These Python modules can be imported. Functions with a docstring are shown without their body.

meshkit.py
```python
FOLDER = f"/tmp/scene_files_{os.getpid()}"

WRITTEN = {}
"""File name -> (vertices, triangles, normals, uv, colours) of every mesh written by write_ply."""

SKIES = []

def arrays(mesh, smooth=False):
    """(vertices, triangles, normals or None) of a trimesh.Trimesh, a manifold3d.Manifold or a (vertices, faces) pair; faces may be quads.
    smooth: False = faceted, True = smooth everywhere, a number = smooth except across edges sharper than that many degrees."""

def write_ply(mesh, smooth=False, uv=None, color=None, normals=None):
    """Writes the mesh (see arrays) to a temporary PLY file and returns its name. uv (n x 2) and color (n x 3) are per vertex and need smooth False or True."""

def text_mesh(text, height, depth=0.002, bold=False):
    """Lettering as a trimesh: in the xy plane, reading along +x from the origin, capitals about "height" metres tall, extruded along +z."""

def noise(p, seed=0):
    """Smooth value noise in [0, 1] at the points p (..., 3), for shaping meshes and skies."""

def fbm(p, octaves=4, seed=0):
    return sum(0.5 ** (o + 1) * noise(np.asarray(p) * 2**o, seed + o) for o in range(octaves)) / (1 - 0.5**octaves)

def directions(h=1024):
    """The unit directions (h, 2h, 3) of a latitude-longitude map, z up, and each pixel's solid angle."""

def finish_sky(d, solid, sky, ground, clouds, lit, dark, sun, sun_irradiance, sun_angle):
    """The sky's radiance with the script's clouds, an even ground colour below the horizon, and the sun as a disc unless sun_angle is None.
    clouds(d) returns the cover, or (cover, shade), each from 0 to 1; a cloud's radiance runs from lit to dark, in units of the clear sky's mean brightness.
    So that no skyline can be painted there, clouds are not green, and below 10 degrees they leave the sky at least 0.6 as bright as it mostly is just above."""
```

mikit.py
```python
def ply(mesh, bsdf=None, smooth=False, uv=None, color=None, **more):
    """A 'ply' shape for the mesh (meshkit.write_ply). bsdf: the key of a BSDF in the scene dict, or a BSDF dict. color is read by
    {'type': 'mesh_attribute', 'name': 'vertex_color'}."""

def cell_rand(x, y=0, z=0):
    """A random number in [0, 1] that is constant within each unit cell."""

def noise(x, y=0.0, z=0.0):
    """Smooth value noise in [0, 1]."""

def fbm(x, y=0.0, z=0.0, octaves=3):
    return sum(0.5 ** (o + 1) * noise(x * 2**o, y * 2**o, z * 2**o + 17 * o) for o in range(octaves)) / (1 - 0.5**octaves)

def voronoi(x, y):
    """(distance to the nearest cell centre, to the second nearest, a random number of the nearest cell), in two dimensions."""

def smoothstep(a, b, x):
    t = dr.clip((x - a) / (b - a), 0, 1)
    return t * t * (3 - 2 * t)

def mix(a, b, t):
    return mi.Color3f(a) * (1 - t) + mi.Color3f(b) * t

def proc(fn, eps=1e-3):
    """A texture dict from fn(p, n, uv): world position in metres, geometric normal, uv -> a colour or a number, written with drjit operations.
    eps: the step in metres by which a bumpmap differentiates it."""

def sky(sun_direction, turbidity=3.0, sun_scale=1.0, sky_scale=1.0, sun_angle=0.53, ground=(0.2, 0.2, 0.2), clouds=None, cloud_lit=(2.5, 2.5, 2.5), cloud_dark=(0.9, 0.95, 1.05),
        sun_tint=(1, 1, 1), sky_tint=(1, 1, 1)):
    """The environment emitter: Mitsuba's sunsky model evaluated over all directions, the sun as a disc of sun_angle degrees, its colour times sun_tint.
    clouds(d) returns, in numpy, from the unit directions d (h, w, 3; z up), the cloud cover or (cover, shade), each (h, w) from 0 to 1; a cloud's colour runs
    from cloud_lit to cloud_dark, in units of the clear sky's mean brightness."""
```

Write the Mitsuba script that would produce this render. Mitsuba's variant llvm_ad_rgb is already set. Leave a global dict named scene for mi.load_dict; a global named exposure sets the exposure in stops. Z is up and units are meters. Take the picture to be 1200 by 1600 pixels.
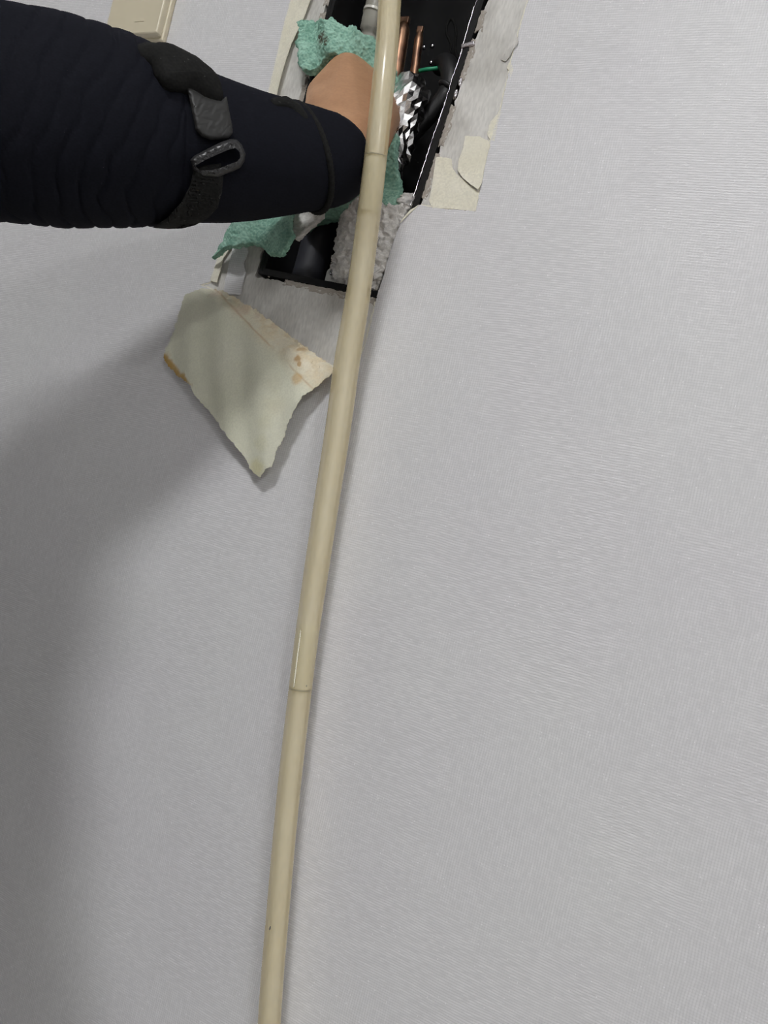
import math, random
import numpy as np, trimesh, manifold3d as m3, shapely.geometry as sg, shapely.ops as so
import drjit as dr, mitsuba as mi, mikit, meshkit
from scipy.interpolate import CubicSpline
from scipy.spatial import cKDTree

random.seed(7); rng = np.random.default_rng(7)
T = mi.ScalarTransform4f
scene, labels = {}, {}

# ------------------------------------------------------------------ camera, light, exposure
FOCAL, YAW, ROLL, DIST = 1178.0, math.radians(23.5), math.radians(13.8), 0.6      # focal length in pixels of 1200 x 1600
FWD = np.array([-math.sin(YAW), math.cos(YAW), 0.0])
_R, _U = np.array([math.cos(YAW), math.sin(YAW), 0.0]), np.array([0, 0, 1.0])
RIGHT = math.cos(ROLL) * _R + math.sin(ROLL) * _U
UP = -math.sin(ROLL) * _R + math.cos(ROLL) * _U
EYE = np.array([0, 0, 1.55]) - DIST * FWD                                          # the back wall is the plane y = 0
scene['camera'] = {'type': 'perspective', 'fov': 2 * math.degrees(math.atan(600 / FOCAL)), 'fov_axis': 'x', 'near_clip': 0.02, 'far_clip': 50.0,
                   'to_world': T().look_at(origin=EYE.tolist(), target=(EYE + FWD).tolist(), up=UP.tolist())}
exposure = 0.52
LAMP_MAIN, LAMP_SIDE = 50.0, 74.0
CEIL = 2.9
# (name, x, y, half width, half depth, radiance): flush ceiling panels
LAMPS = [('ceiling_lamp', 0.1, -1.5, 0.165, 0.165, LAMP_MAIN), ('ceiling_lamp_001', 1.95, -2.5, 0.165, 0.165, LAMP_SIDE)]


def P(px, py, d=0.0):
    """The point seen at a pixel on the plane d metres in front of the back wall."""
    v = FWD + RIGHT * (px - 600) / FOCAL - UP * (py - 800) / FOCAL
    return EYE + (-d - EYE[1]) / v[1] * v


def Z(px, py, z):
    """The point seen at a pixel at depth z from the camera."""
    return EYE + z * (FWD + RIGHT * (px - 600) / FOCAL - UP * (py - 800) / FOCAL)


# ------------------------------------------------------------------ helpers
def obj(key, mesh, bsdf, smooth=False, label=None, cat=None, group=None, kind=None, **kw):
    scene[key] = mikit.ply(mesh, bsdf, smooth, **kw)
    tag(key, label, cat, group, kind)
    return key


def tag(key, label=None, cat=None, group=None, kind=None):
    e = {k: v for k, v in (('label', label), ('category', cat), ('group', group), ('kind', kind)) if v}
    if e:
        labels[key] = e


def man(mesh):
    return m3.Manifold(m3.Mesh(np.asarray(mesh.vertices, np.float32), np.asarray(mesh.faces, np.uint32)))


def tri(m):
    k = m.to_mesh()
    return trimesh.Trimesh(np.array(k.vert_properties[:, :3], float), np.array(k.tri_verts), process=True)


def slab(points2, h, refine=None):
    """A prism over a 2-D polygon (shapely or points), from c = 0 to c = h."""
    poly = points2 if hasattr(points2, 'geom_type') else sg.Polygon(points2)
    poly = poly.buffer(0)
    parts = list(getattr(poly, 'geoms', [poly]))
    contours = []
    for g in parts:
        contours.append(np.array(g.exterior.coords[:-1]))
        contours += [np.array(r.coords[:-1]) for r in g.interiors]
    m = m3.CrossSection(contours, m3.FillRule.EvenOdd).extrude(h)
    return m.refine_to_length(refine) if refine else m


def wall_xy(pxs, d=0.0):
    """Pixels to (x, z) on the plane d in front of the wall."""
    return [(float(q[0]), float(q[2])) for q in (P(a, b, d) for a, b in pxs)]


def torn(pts, amp=0.0008, step=0.0015, seed=0, freq=350):
    """A closed outline made ragged along its length."""
    ring = sg.Polygon(pts).exterior
    n = max(8, int(ring.length / step))
    s = np.array([ring.interpolate(k / n, normalized=True).coords[0] for k in range(n)])
    t = np.roll(s, -1, 0) - np.roll(s, 1, 0)
    t /= np.linalg.norm(t, axis=1, keepdims=True) + 1e-9
    o = (meshkit.fbm(np.c_[s * freq, np.full(n, seed * 3.7)], 3, seed) - 0.5) * 2 * amp
    return sg.Polygon(s + np.c_[t[:, 1], -t[:, 0]] * o[:, None]).buffer(0)


def on_wall(m, d0, warp=None):
    """A slab over wall coordinates becomes a mesh d0 and more in front of the wall."""
    t = m if isinstance(m, trimesh.Trimesh) else tri(m)
    v = t.vertices
    d = d0 + v[:, 2]
    if warp is not None:
        d = d + warp(v[:, 0], v[:, 1])
    t.vertices = np.c_[v[:, 0], -d, v[:, 1]]
    return t


def fluff(t, amp, freq, octaves=3, seed=0):
    n = t.vertex_normals
    t.vertices = t.vertices + n * ((meshkit.fbm(t.vertices * freq, octaves, seed) - 0.5) * 2 * amp)[:, None]
    return t


def hull_chain(joints, bones, refine=0.004, iters=12, sub=20):
    """One smooth body from joints {name: (point, radius)} and bones (names whose hull is taken)."""
    ms = []
    for b in bones:
        ms.append(m3.Manifold.batch_hull([m3.Manifold.sphere(joints[k][1], sub).translate(list(map(float, joints[k][0]))) for k in b]))
    t = tri(m3.Manifold.batch_boolean(ms, m3.OpType.Add).refine_to_length(refine))
    trimesh.smoothing.filter_taubin(t, iterations=iters)
    return t


def path_tube(points, radii, n=32, per=6, cap=True, shape=None):
    """A tube along a smooth curve; shape(s, a, r) may change the radius. Returns a closed trimesh."""
    pts = np.asarray(points, float)
    u = np.r_[0, np.cumsum(np.linalg.norm(np.diff(pts, axis=0), axis=1))]
    m = (len(pts) - 1) * per + 1
    uu = np.linspace(0, u[-1], m)
    c, r = CubicSpline(u, pts)(uu), np.interp(uu, u, np.broadcast_to(radii, len(pts)))
    t = np.gradient(c, axis=0); t /= np.linalg.norm(t, axis=1, keepdims=True)
    ref = np.array([0.13, -0.2, 0.97]); a = np.cross(t, ref)
    a /= np.linalg.norm(a, axis=1, keepdims=True); b = np.cross(t, a)
    ang = np.arange(n) * 2 * np.pi / n
    rr = np.broadcast_to(r[:, None], (m, n)).copy()
    if shape is not None:
        rr = shape(np.broadcast_to(uu[:, None] / u[-1], (m, n)), np.broadcast_to(ang, (m, n)), rr)
    v = (c[:, None] + rr[..., None] * (np.cos(ang)[None, :, None] * a[:, None] + np.sin(ang)[None, :, None] * b[:, None])).reshape(-1, 3)
    i, j = np.meshgrid(np.arange(m - 1), np.arange(n), indexing='ij')
    q = np.stack([i * n + j, (i + 1) * n + j, (i + 1) * n + (j + 1) % n, i * n + (j + 1) % n], -1).reshape(-1, 4)
    f = np.vstack([q[:, [0, 1, 2]], q[:, [0, 2, 3]]])
    if cap:
        v = np.vstack([v, c[0], c[-1]])
        k = np.arange(n)
        f = np.vstack([f, np.c_[np.full(n, m * n), k, (k + 1) % n], np.c_[np.full(n, m * n + 1), (m - 1) * n + (k + 1) % n, (m - 1) * n + k]])
    t = trimesh.Trimesh(v, f, process=False)
    if t.volume < 0:
        t.invert()
    return t


def wrap(pxs, thick, depth, step=3.0, dome=0.0, sub=None):
    """A sheet of cloth laid on a surface: over a pixel outline, at the surface's depth, thick metres thick."""
    poly = sg.Polygon(pxs).buffer(0)
    if sub is not None:
        poly = poly.difference(sub)
    t = tri(slab(poly, 1.0, step))
    v = t.vertices
    edge = poly.exterior
    dd = np.array([edge.distance(sg.Point(a, b)) for a, b in v[:, :2]])
    z = depth(v[:, 0], v[:, 1]) - v[:, 2] * thick * (0.35 + 0.65 * np.clip(dd / 6, 0, 1) ** 0.5) - dome * np.clip(dd / 25, 0, 1) ** 0.7
    t.vertices = np.array([Z(a, b, c) for (a, b), c in zip(v[:, :2], z)])
    if t.volume < 0:
        t.invert()
    return t


def rbox(size, r=0.002, seg=12):
    """A box with rounded edges."""
    x, y, z = (np.array(size) / 2 - r)
    return m3.Manifold.batch_hull([m3.Manifold.sphere(r, seg).translate([a * x, b * y, c * z]) for a in (-1, 1) for b in (-1, 1) for c in (-1, 1)])


# ------------------------------------------------------------------ materials
def principled(color, rough=0.6, **kw):
    c = color if isinstance(color, dict) else {'type': 'rgb', 'value': list(color)}
    return {'type': 'twosided', 'b': {'type': 'principled', 'base_color': c, 'roughness': rough, **kw}}


mix, nz, fbm, sst = mikit.mix, mikit.noise, mikit.fbm, mikit.smoothstep


def weave_h(p, n, uv):                                  # linen-embossed vinyl: close cross threads in short dashes, fewer upright slubs
    zz = p.z / 0.00185 + 0.7 * nz(p.x * 45, p.z * 45, 3.0)
    xx = p.x / 0.00190 + 0.7 * nz(p.x * 45, p.z * 45, 9.0)
    rz, rx = dr.floor(zz), dr.floor(xx)
    a = (1 - dr.square(2 * (zz - rz) - 1)) * (0.35 + 0.65 * nz(p.x * 210, rz * 7.31, 1.0))
    b = (1 - dr.square(2 * (xx - rx) - 1)) * (0.35 + 0.65 * nz(p.z * 210, rx * 7.31, 2.0))
    w = 0.35 + 0.6 * sst(0.3, 0.7, fbm(p.x * 13, p.z * 13, 8.0))
    return 1.35 * (w * a + (1 - w) * b)


def wallpaper_fn(p, n, uv):
    h = weave_h(p, n, uv)
    patch = fbm(p.x * 9, p.z * 9, 4.0)
    base = mix((0.612, 0.600, 0.618), (0.642, 0.640, 0.640), patch)
    spark = dr.select(mikit.cell_rand(dr.floor(p.x * 1300), dr.floor(p.z * 1000), 5) > 0.9972, 1.0, 0.0)
    return base * (0.87 + 0.22 * h) + 0.13 * spark


def backing_fn(p, n, uv):
    return mix((0.70, 0.665, 0.54), (0.77, 0.74, 0.63), fbm(p.x * 60, p.z * 60, 2.0)) * (0.92 + 0.16 * nz(p.x * 900, p.z * 900, p.y * 900))


def substrate_fn(p, n, uv):                             # bare greyish lining with scuffs, browner crumbs by the cut edge
    g = fbm(p.x * 45, p.z * 45, 1.0, octaves=4)
    fib = nz(p.x * 900, p.z * 250, 4.0)
    c = mix((0.49, 0.475, 0.445), (0.64, 0.625, 0.595), sst(0.25, 0.75, g))
    return c * (0.90 + 0.18 * fib)


FLAP_A, FLAP_B = P(352, 470, .012), P(492, 612, .02)     # crease of the folded flap, in the wall's own coordinates


def flap_fn(p, n, uv):
    tx, tz = FLAP_B[0] - FLAP_A[0], FLAP_B[2] - FLAP_A[2]
    side = ((p.x - FLAP_A[0]) * tz - (p.z - FLAP_A[2]) * tx) / -math.hypot(tx, tz)     # metres right of the crease
    g, fine = fbm(p.x * 40, p.z * 40, 3.0), fbm(p.x * 150, p.z * 150, 6.0)
    c = mix((0.60, 0.60, 0.47), (0.66, 0.65, 0.54), g)
    warm = mix((0.69, 0.585, 0.41), (0.74, 0.67, 0.52), sst(0.3, 0.7, fine))
    c = mix(c, warm, 0.9 * sst(-0.012, 0.012, side + 0.006 * (g - 0.5)))
    crease = dr.exp(-dr.square((side + 0.001 * (fine - 0.5)) / 0.0009))
    q0, q1 = P(252, 556, .009), P(300, 604, .009)                                       # brown line along the lower left edge
    ex, ez = q1[0] - q0[0], q1[2] - q0[2]
    tt = dr.clip(((p.x - q0[0]) * ex + (p.z - q0[2]) * ez) / (ex * ex + ez * ez), 0, 1)
    de = dr.sqrt(dr.square(p.x - q0[0] - tt * ex) + dr.square(p.z - q0[2] - tt * ez))
    c = mix(c, (0.40, 0.25, 0.07), 0.9 * (1 - sst(0.0015, 0.0055, de + 0.005 * (fine - 0.5))))
    c = mix(c, (0.46, 0.32, 0.17), 0.55 * crease * sst(0.35, 0.6, g + 0.1))
    for (a, b, r, k, col) in ((263, 572, .006, .9, (.40, .25, .07)), (285, 592, .006, .85, (.42, .27, .08)), (300, 605, .003, .7, (.42, .28, .1)), (466, 562, .003, .8, (.45, .28, .12)), (470, 545, .0035, .6, (.5, .33, .16)),
                              (470, 594, .005, .6, (.52, .34, .14)), (405, 730, .010, .6, (.56, .52, .28)), (372, 480, .010, .45, (.50, .38, .30)), (420, 505, .004, .3, (.5, .38, .3)), (440, 640, .012, .25, (.52, .47, .33)), (434, 600, .010, .3, (.50, .48, .35)), (428, 635, .011, .35, (.50, .48, .35)), (421, 665, .011, .35, (.50, .48, .34)), (416, 695, .010, .35, (.52, .50, .33)), (258, 560, .006, .9, (.38, .24, .07)), (274, 584, .006, .85, (.40, .25, .07)), (292, 600, .005, .8, (.42, .27, .09)), (330, 455, .007, .35, (.55, .42, .36)), (395, 490, .006, .3, (.54, .42, .33)), (472, 572, .002, .8, (.42, .27, .12))):
        q = P(a, b, .012)
        rr = dr.sqrt(dr.square(p.x - q[0]) + dr.square(p.z - q[2])) + 0.006 * (fine - 0.5)
        c = mix(c, col, k * (1 - sst(0.25 * r, 1.15 * r, rr)))
    return c * (0.95 + 0.1 * nz(p.x * 1100, p.z * 1100, 0.0))


def towel_fn(p, n, uv):
    g, f = fbm(p.x * 110, p.y * 110, p.z * 110), nz(p.x * 700, p.y * 700, p.z * 700)
    c = mix((0.17, 0.34, 0.262), (0.36, 0.585, 0.475), sst(0.25, 0.8, 0.55 * g + 0.45 * f))
    for a, b, d, r in ((503, 60, .02, .007), (512, 68, .02, .004), (497, 55, .02, .004)):
        q = P(a, b, d)
        rr = dr.sqrt(dr.square(p.x - q[0]) + dr.square(p.z - q[2])) + 0.004 * (f - 0.5)
        c = mix(c, (0.075, 0.05, 0.03), 0.85 * (1 - sst(0.2 * r, r, rr)))
    return c


def grey_towel_fn(p, n, uv):
    return mix((0.52, 0.50, 0.475), (0.84, 0.82, 0.79), fbm(p.x * 260, p.y * 260, p.z * 260)) * (0.85 + 0.3 * nz(p.x * 900, p.y * 900, p.z * 900))


def navy_fn(p, n, uv):
    f = nz(p.x * 1300, p.y * 1300, p.z * 1300)
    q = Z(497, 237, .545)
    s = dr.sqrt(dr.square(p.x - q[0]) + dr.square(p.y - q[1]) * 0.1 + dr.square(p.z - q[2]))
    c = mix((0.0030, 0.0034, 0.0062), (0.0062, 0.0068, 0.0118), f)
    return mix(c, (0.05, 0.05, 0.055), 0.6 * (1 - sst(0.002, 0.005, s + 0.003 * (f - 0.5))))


def pad_fn(p, n, uv):
    f = nz(p.x * 900, p.y * 900, p.z * 900)
    lint = dr.select(nz(p.x * 420, p.y * 420, p.z * 420) > 0.93, 1.0, 0.0)
    return mix((0.006, 0.006, 0.006), (0.013, 0.013, 0.012), f) + 0.025 * lint


def skin_fn(p, n, uv):
    g, f = fbm(p.x * 55, p.y * 55, p.z * 55), nz(p.x * 600, p.y * 600, p.z * 600)
    return mix((0.355, 0.185, 0.098), (0.475, 0.265, 0.150), g) * (0.95 + 0.1 * f)


def floor_fn(p, n, uv):
    return mix((0.10, 0.085, 0.07), (0.16, 0.135, 0.11), nz(p.x * 60, p.y * 3, 1.0))


def hose_fn(p, n, uv):
    g = fbm(p.x * 60, p.y * 60, p.z * 22)
    return mix((0.76, 0.62, 0.33), (0.83, 0.72, 0.45), g) * (0.97 + 0.06 * nz(p.x * 500, p.y * 500, p.z * 120))


def copper_fn(p, n, uv):
    g = fbm(p.x * 160, p.y * 160, p.z * 80)
    return mix((0.20, 0.11, 0.085), (0.62, 0.36, 0.23), sst(0.2, 0.75, g))


scene['m_wallpaper'] = {'type': 'twosided', 'b': {'type': 'bumpmap', 'arbitrary': mikit.proc(weave_h, 3e-4), 'scale': 0.00014,
                        'bsdf': {'type': 'principled', 'base_color': mikit.proc(wallpaper_fn), 'roughness': 0.42, 'specular': 0.5}}}
scene['m_backing'] = principled(mikit.proc(backing_fn), 0.8)
scene['m_substrate'] = principled(mikit.proc(substrate_fn), 0.85)
scene['m_flap'] = principled(mikit.proc(flap_fn), 0.6, specular=0.35)
scene['m_crumb'] = principled((0.36, 0.325, 0.285), 0.95)
scene['m_black'] = principled((0.010, 0.010, 0.0105), 0.3, specular=0.3)
scene['m_black_matt'] = principled((0.010, 0.010, 0.011), 0.5)
scene['m_grey_pipe'] = principled((0.035, 0.036, 0.044), 0.5)
scene['m_copper'] = principled(mikit.proc(copper_fn), 0.4, metallic=1.0)
scene['m_foil'] = {'type': 'twosided', 'b': {'type': 'roughconductor', 'material': 'Al', 'alpha': 0.2}}
scene['m_steel'] = {'type': 'twosided', 'b': {'type': 'roughconductor', 'material': 'Cr', 'alpha': 0.12}}
scene['m_green_wire'] = principled((0.02, 0.28, 0.14), 0.35)
scene['m_towel'] = principled(mikit.proc(towel_fn), 0.95, sheen=0.5)
scene['m_grey_towel'] = principled(mikit.proc(grey_towel_fn), 0.95, sheen=0.4)
scene['m_navy'] = principled(mikit.proc(navy_fn), 0.85, specular=0.15)
scene['m_pad'] = principled(mikit.proc(pad_fn), 0.85, specular=0.2)
scene['m_webbing'] = principled((0.020, 0.020, 0.0195), 0.55)
scene['m_buckle'] = principled((0.024, 0.024, 0.025), 0.35)
scene['m_skin'] = principled(mikit.proc(skin_fn), 0.48, specular=0.4)
scene['m_ivory'] = principled((0.60, 0.54, 0.40), 0.3)
scene['m_dark_slot'] = principled((0.09, 0.085, 0.075), 0.6)
scene['m_tab'] = principled((0.55, 0.55, 0.52), 0.5)
scene['m_paint'] = principled((0.76, 0.76, 0.755), 0.8)
scene['m_floor'] = principled(mikit.proc(floor_fn), 0.45)
scene['m_cloth_dark'] = principled((0.02, 0.021, 0.026), 0.9)
scene['m_hair'] = principled((0.012, 0.010, 0.009), 0.5)
scene['m_eye'] = principled((0.75, 0.74, 0.72), 0.2)
scene['m_lip'] = principled((0.32, 0.12, 0.10), 0.5)
scene['m_shoe'] = principled((0.03, 0.03, 0.032), 0.5)
scene['m_lamp_frame'] = principled((0.8, 0.8, 0.8), 0.4)
scene['m_diffuser'] = principled((0.85, 0.85, 0.85), 0.6)
# milky vinyl: a milky plastic that lets part of the light straight through
scene['m_hose'] = {'type': 'blendbsdf', 'weight': 0.40, 'a': {'type': 'thindielectric', 'int_ior': 1.5},
                   'b': {'type': 'twosided', 'b': {'type': 'principled', 'base_color': mikit.proc(hose_fn), 'roughness': 0.22, 'specular': 0.55}}}
scene['m_hose_core'] = {'type': 'blendbsdf', 'weight': 0.85, 'a': {'type': 'thindielectric', 'int_ior': 1.5},
                        'b': {'type': 'twosided', 'b': {'type': 'principled', 'base_color': {'type': 'rgb', 'value': [0.74, 0.72, 0.65]}, 'roughness': 0.3}}}
scene['m_hose_joint'] = principled((0.60, 0.585, 0.49), 0.2)
scene['m_joint_line'] = principled((0.30, 0.28, 0.20), 0.4)
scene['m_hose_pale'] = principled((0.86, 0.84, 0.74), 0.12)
scene['m_hose_grey'] = {'type': 'blendbsdf', 'weight': 0.75, 'a': {'type': 'thindielectric', 'int_ior': 1.5},
                        'b': {'type': 'twosided', 'b': {'type': 'principled', 'base_color': {'type': 'rgb', 'value': [0.40, 0.385, 0.33]}, 'roughness': 0.25}}}

# ------------------------------------------------------------------ the room
X0, X1, Y0, WT = -2.2, 2.4, -3.4, 0.16
# mouth of the recessed box (pixels of its outer rim), carried on upwards past the frame
BOX = wall_xy([(517, 0), (405, 427), (609, 469), (654, 320), (705, 160), (756, 0)])
_tl, _tr = P(517, 0), P(756, 0)
BOX = [(_tl[0] + .001, 2.17)] + BOX + [(_tr[0] + 0.006, 2.17)]
box_poly = sg.Polygon(BOX).buffer(0)
hole_sub = torn(box_poly.buffer(0.0035, join_style=2).exterior.coords, 0.0022, 0.002, 3, 220)
plane = sg.box(X0, 0, X1, CEIL)
wall = tri(slab(plane.difference(hole_sub), WT))
v = wall.vertices
obj('wall_back', trimesh.Trimesh(np.c_[v[:, 0], v[:, 2], v[:, 1]], wall.faces[:, ::-1]), 'm_substrate', kind='structure')

# wallpaper skin with its torn opening
HOLE = [(474, -60), (457, 0), (444, 48), (430, 112), (420, 155), (395, 250), (362, 370), (345, 397), (331, 440), (312, 446), (330, 452), (380, 485), (440, 525), (522, 575), (560, 566), (568, 548), (574, 530), (584, 490), (590, 462), (600, 432), (609, 398), (618, 372),
        (627, 346), (640, 334), (654, 321), (672, 324), (700, 328), (744, 331), (752, 290), (762, 240), (771, 205), (783, 172), (790, 140), (796, 112), (806, 70), (826, 0), (842, -60)]
h2 = wall_xy(HOLE)
h2 = [(h2[0][0] + .004, 2.24)] + h2 + [(h2[-1][0] + .004, 2.24)]
hole_paper = torn(h2, 0.0009, 0.0012, 5, 420)
wp = on_wall(slab(plane.difference(hole_paper), 0.0006), 0.0006)
obj('wall_back__wallpaper', wp, 'm_wallpaper', label='silver grey linen-textured wallpaper')
rim = torn(hole_paper.buffer(-0.0011).exterior.coords, 0.0011, 0.0012, 9, 260)
band = hole_paper.buffer(0.004).difference(rim).difference(hole_sub)
obj('wall_back__torn_paper_edge', on_wall(slab(band, 0.0005), 0.0001), 'm_backing', label='cream torn paper edge around the opening')
# crumbly plaster lip where the box was cut in
lip = torn(hole_sub.buffer(0.0022).exterior.coords, 0.0022, 0.002, 13, 300).difference(box_poly.buffer(0.0008))
for _k in range(34):                                    # gaps where the cut is clean
    _q = hole_sub.exterior.interpolate(rng.uniform(0, 1), normalized=True)
    lip = lip.difference(_q.buffer(rng.uniform(.003, .009)))
lip = so.unary_union([g for g in getattr(lip, 'geoms', [lip]) if g.area > 4e-7])
t = on_wall(slab(lip, 0.0016, 0.0014), -0.0014)
obj('wall_back__plaster_lip', fluff(t, 0.0012, 700, 3, 4), 'm_crumb', True, label='crumbled brown plaster lip of the cut-out')

for nm, p0, p1, ms in (('floor', (X0, Y0, -.1), (X1, 0, 0), 'm_floor'), ('ceiling', (X0, Y0, CEIL), (X1, 0, CEIL + .1), 'm_paint'), ('wall_left', (X0 - .1, Y0, 0), (X0, 0, CEIL), 'm_paint'),
                       ('wall_right', (X1, Y0, 0), (X1 + .1, 0, CEIL), 'm_paint'), ('wall_front', (X0, Y0 - .1, 0), (X1, Y0, CEIL), 'm_paint')):
    obj(nm, trimesh.creation.box(bounds=[p0, p1]), ms, kind='structure')
obj('baseboard_back', trimesh.creation.box(bounds=[(X0, -.014, 0), (X1, -.0012, .08)]), 'm_paint', kind='structure')
for nm, x, y, a, b, rad in LAMPS:
    fr = slab(sg.box(x - a - .03, y - b - .03, x + a + .03, y + b + .03).difference(sg.box(x - a, y - b, x + a, y + b)), .025).translate([0, 0, CEIL - .025])
    obj(nm + '__frame', tri(fr), 'm_lamp_frame')
    obj(nm + '__diffuser', (np.array([(x - a, y - b, CEIL - .012), (x - a, y + b, CEIL - .012), (x + a, y + b, CEIL - .012), (x + a, y - b, CEIL - .012)]), np.array([[0, 1, 2], [0, 2, 3]])), 'm_diffuser',
        emitter={'type': 'area', 'radiance': {'type': 'rgb', 'value': [rad * 0.99, rad * 1.0, rad * 1.01]}})
tag('ceiling_lamp', 'square white ceiling light panel in the middle of the room', 'ceiling light', 'ceiling light panels')
tag('ceiling_lamp_001', 'square white ceiling light panel towards the right wall', 'ceiling light', 'ceiling light panels')

# ------------------------------------------------------------------ loose paper around the opening
def paper(key, pxs, d0, thick, mat, warp=None, label=None, seed=0, amp=0.0007, refine=0.003, cat=None, base=0.0):
    return obj(key, on_wall(slab(torn(wall_xy(pxs, base), amp, 0.0013, seed, 420), thick, refine), d0, warp), mat, 35, label=label, cat=cat)


# cream back of the wallpaper curled away along the left of the opening
def curl(x, z):
    a, b = P(457, 0), P(331, 440)
    s = (z - b[2]) / (a[2] - b[2]); left = b[0] + s * (a[0] - b[0])
    return 0.0004 + 0.006 * np.clip((x - left) / 0.020, 0, 1.3) ** 1.5 * (0.6 + 0.4 * np.sin(z * 60))


paper('wall_back__peeled_strip', [(474, -60), (457, 0), (444, 48), (430, 112), (420, 155), (395, 250), (362, 370), (345, 397), (331, 440), (343, 444), (352, 405), (373, 375), (408, 255), (438, 152), (452, 105), (461, 72), (476, 36), (485, 15), (491, 0), (507, -60)],
      0.0015, 0.0007, 'm_backing', curl, 'cream paper strip curled up along the left side of the opening', 21)
paper('wall_back__paper_scrap', [(366, 388), (350, 462), (378, 462), (386, 428), (383, 412), (390, 396), (387, 384)], 0.0014, 0.0008, 'm_wallpaper', lambda x, z: 0.0006 * np.sin(z * 200) ** 2, 'grey paper shred left of the box bottom', 22)
# cream remnants of backing on the bare strip at the right
rem = [([(677, 326), (671, 316), (675, 296), (679, 266), (682, 247), (690, 246), (706, 249), (707, 262), (713, 272), (728, 285), (740, 296), (750, 302), (748, 312), (744, 331), (710, 328)], 'large cream remnant at the foot of the bare strip', .0006),
       ([(728, 214), (750, 215), (765, 222), (767, 228), (763, 240), (758, 262), (754, 290), (749, 300), (738, 292), (724, 280), (716, 268), (718, 250), (725, 232)], 'cream remnant curling above the large one', .0011),
       ([(784, 176), (779, 190), (773, 222), (766, 219), (762, 211), (765, 196), (773, 184)], 'small cream sliver by the wallpaper edge', .0006),
       ([(803, 110), (797, 124), (797, 112), (792, 108), (798, 96)], 'tiny cream sliver high on the right edge', .0006)]
for k, (pxs, lab, dd) in enumerate(rem):
    lift = (lambda x, z: 0.0035 * np.clip((P(735, 285)[2] + 0.018 - z) / 0.03, 0, 1) ** 2) if k == 1 else None
    paper('wall_back__paper_remnant' + ('' if k == 0 else f'_{k:03d}'), pxs, dd, 0.0006, 'm_backing', lift, lab, 31 + k, 0.0005, 0.002)
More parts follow.
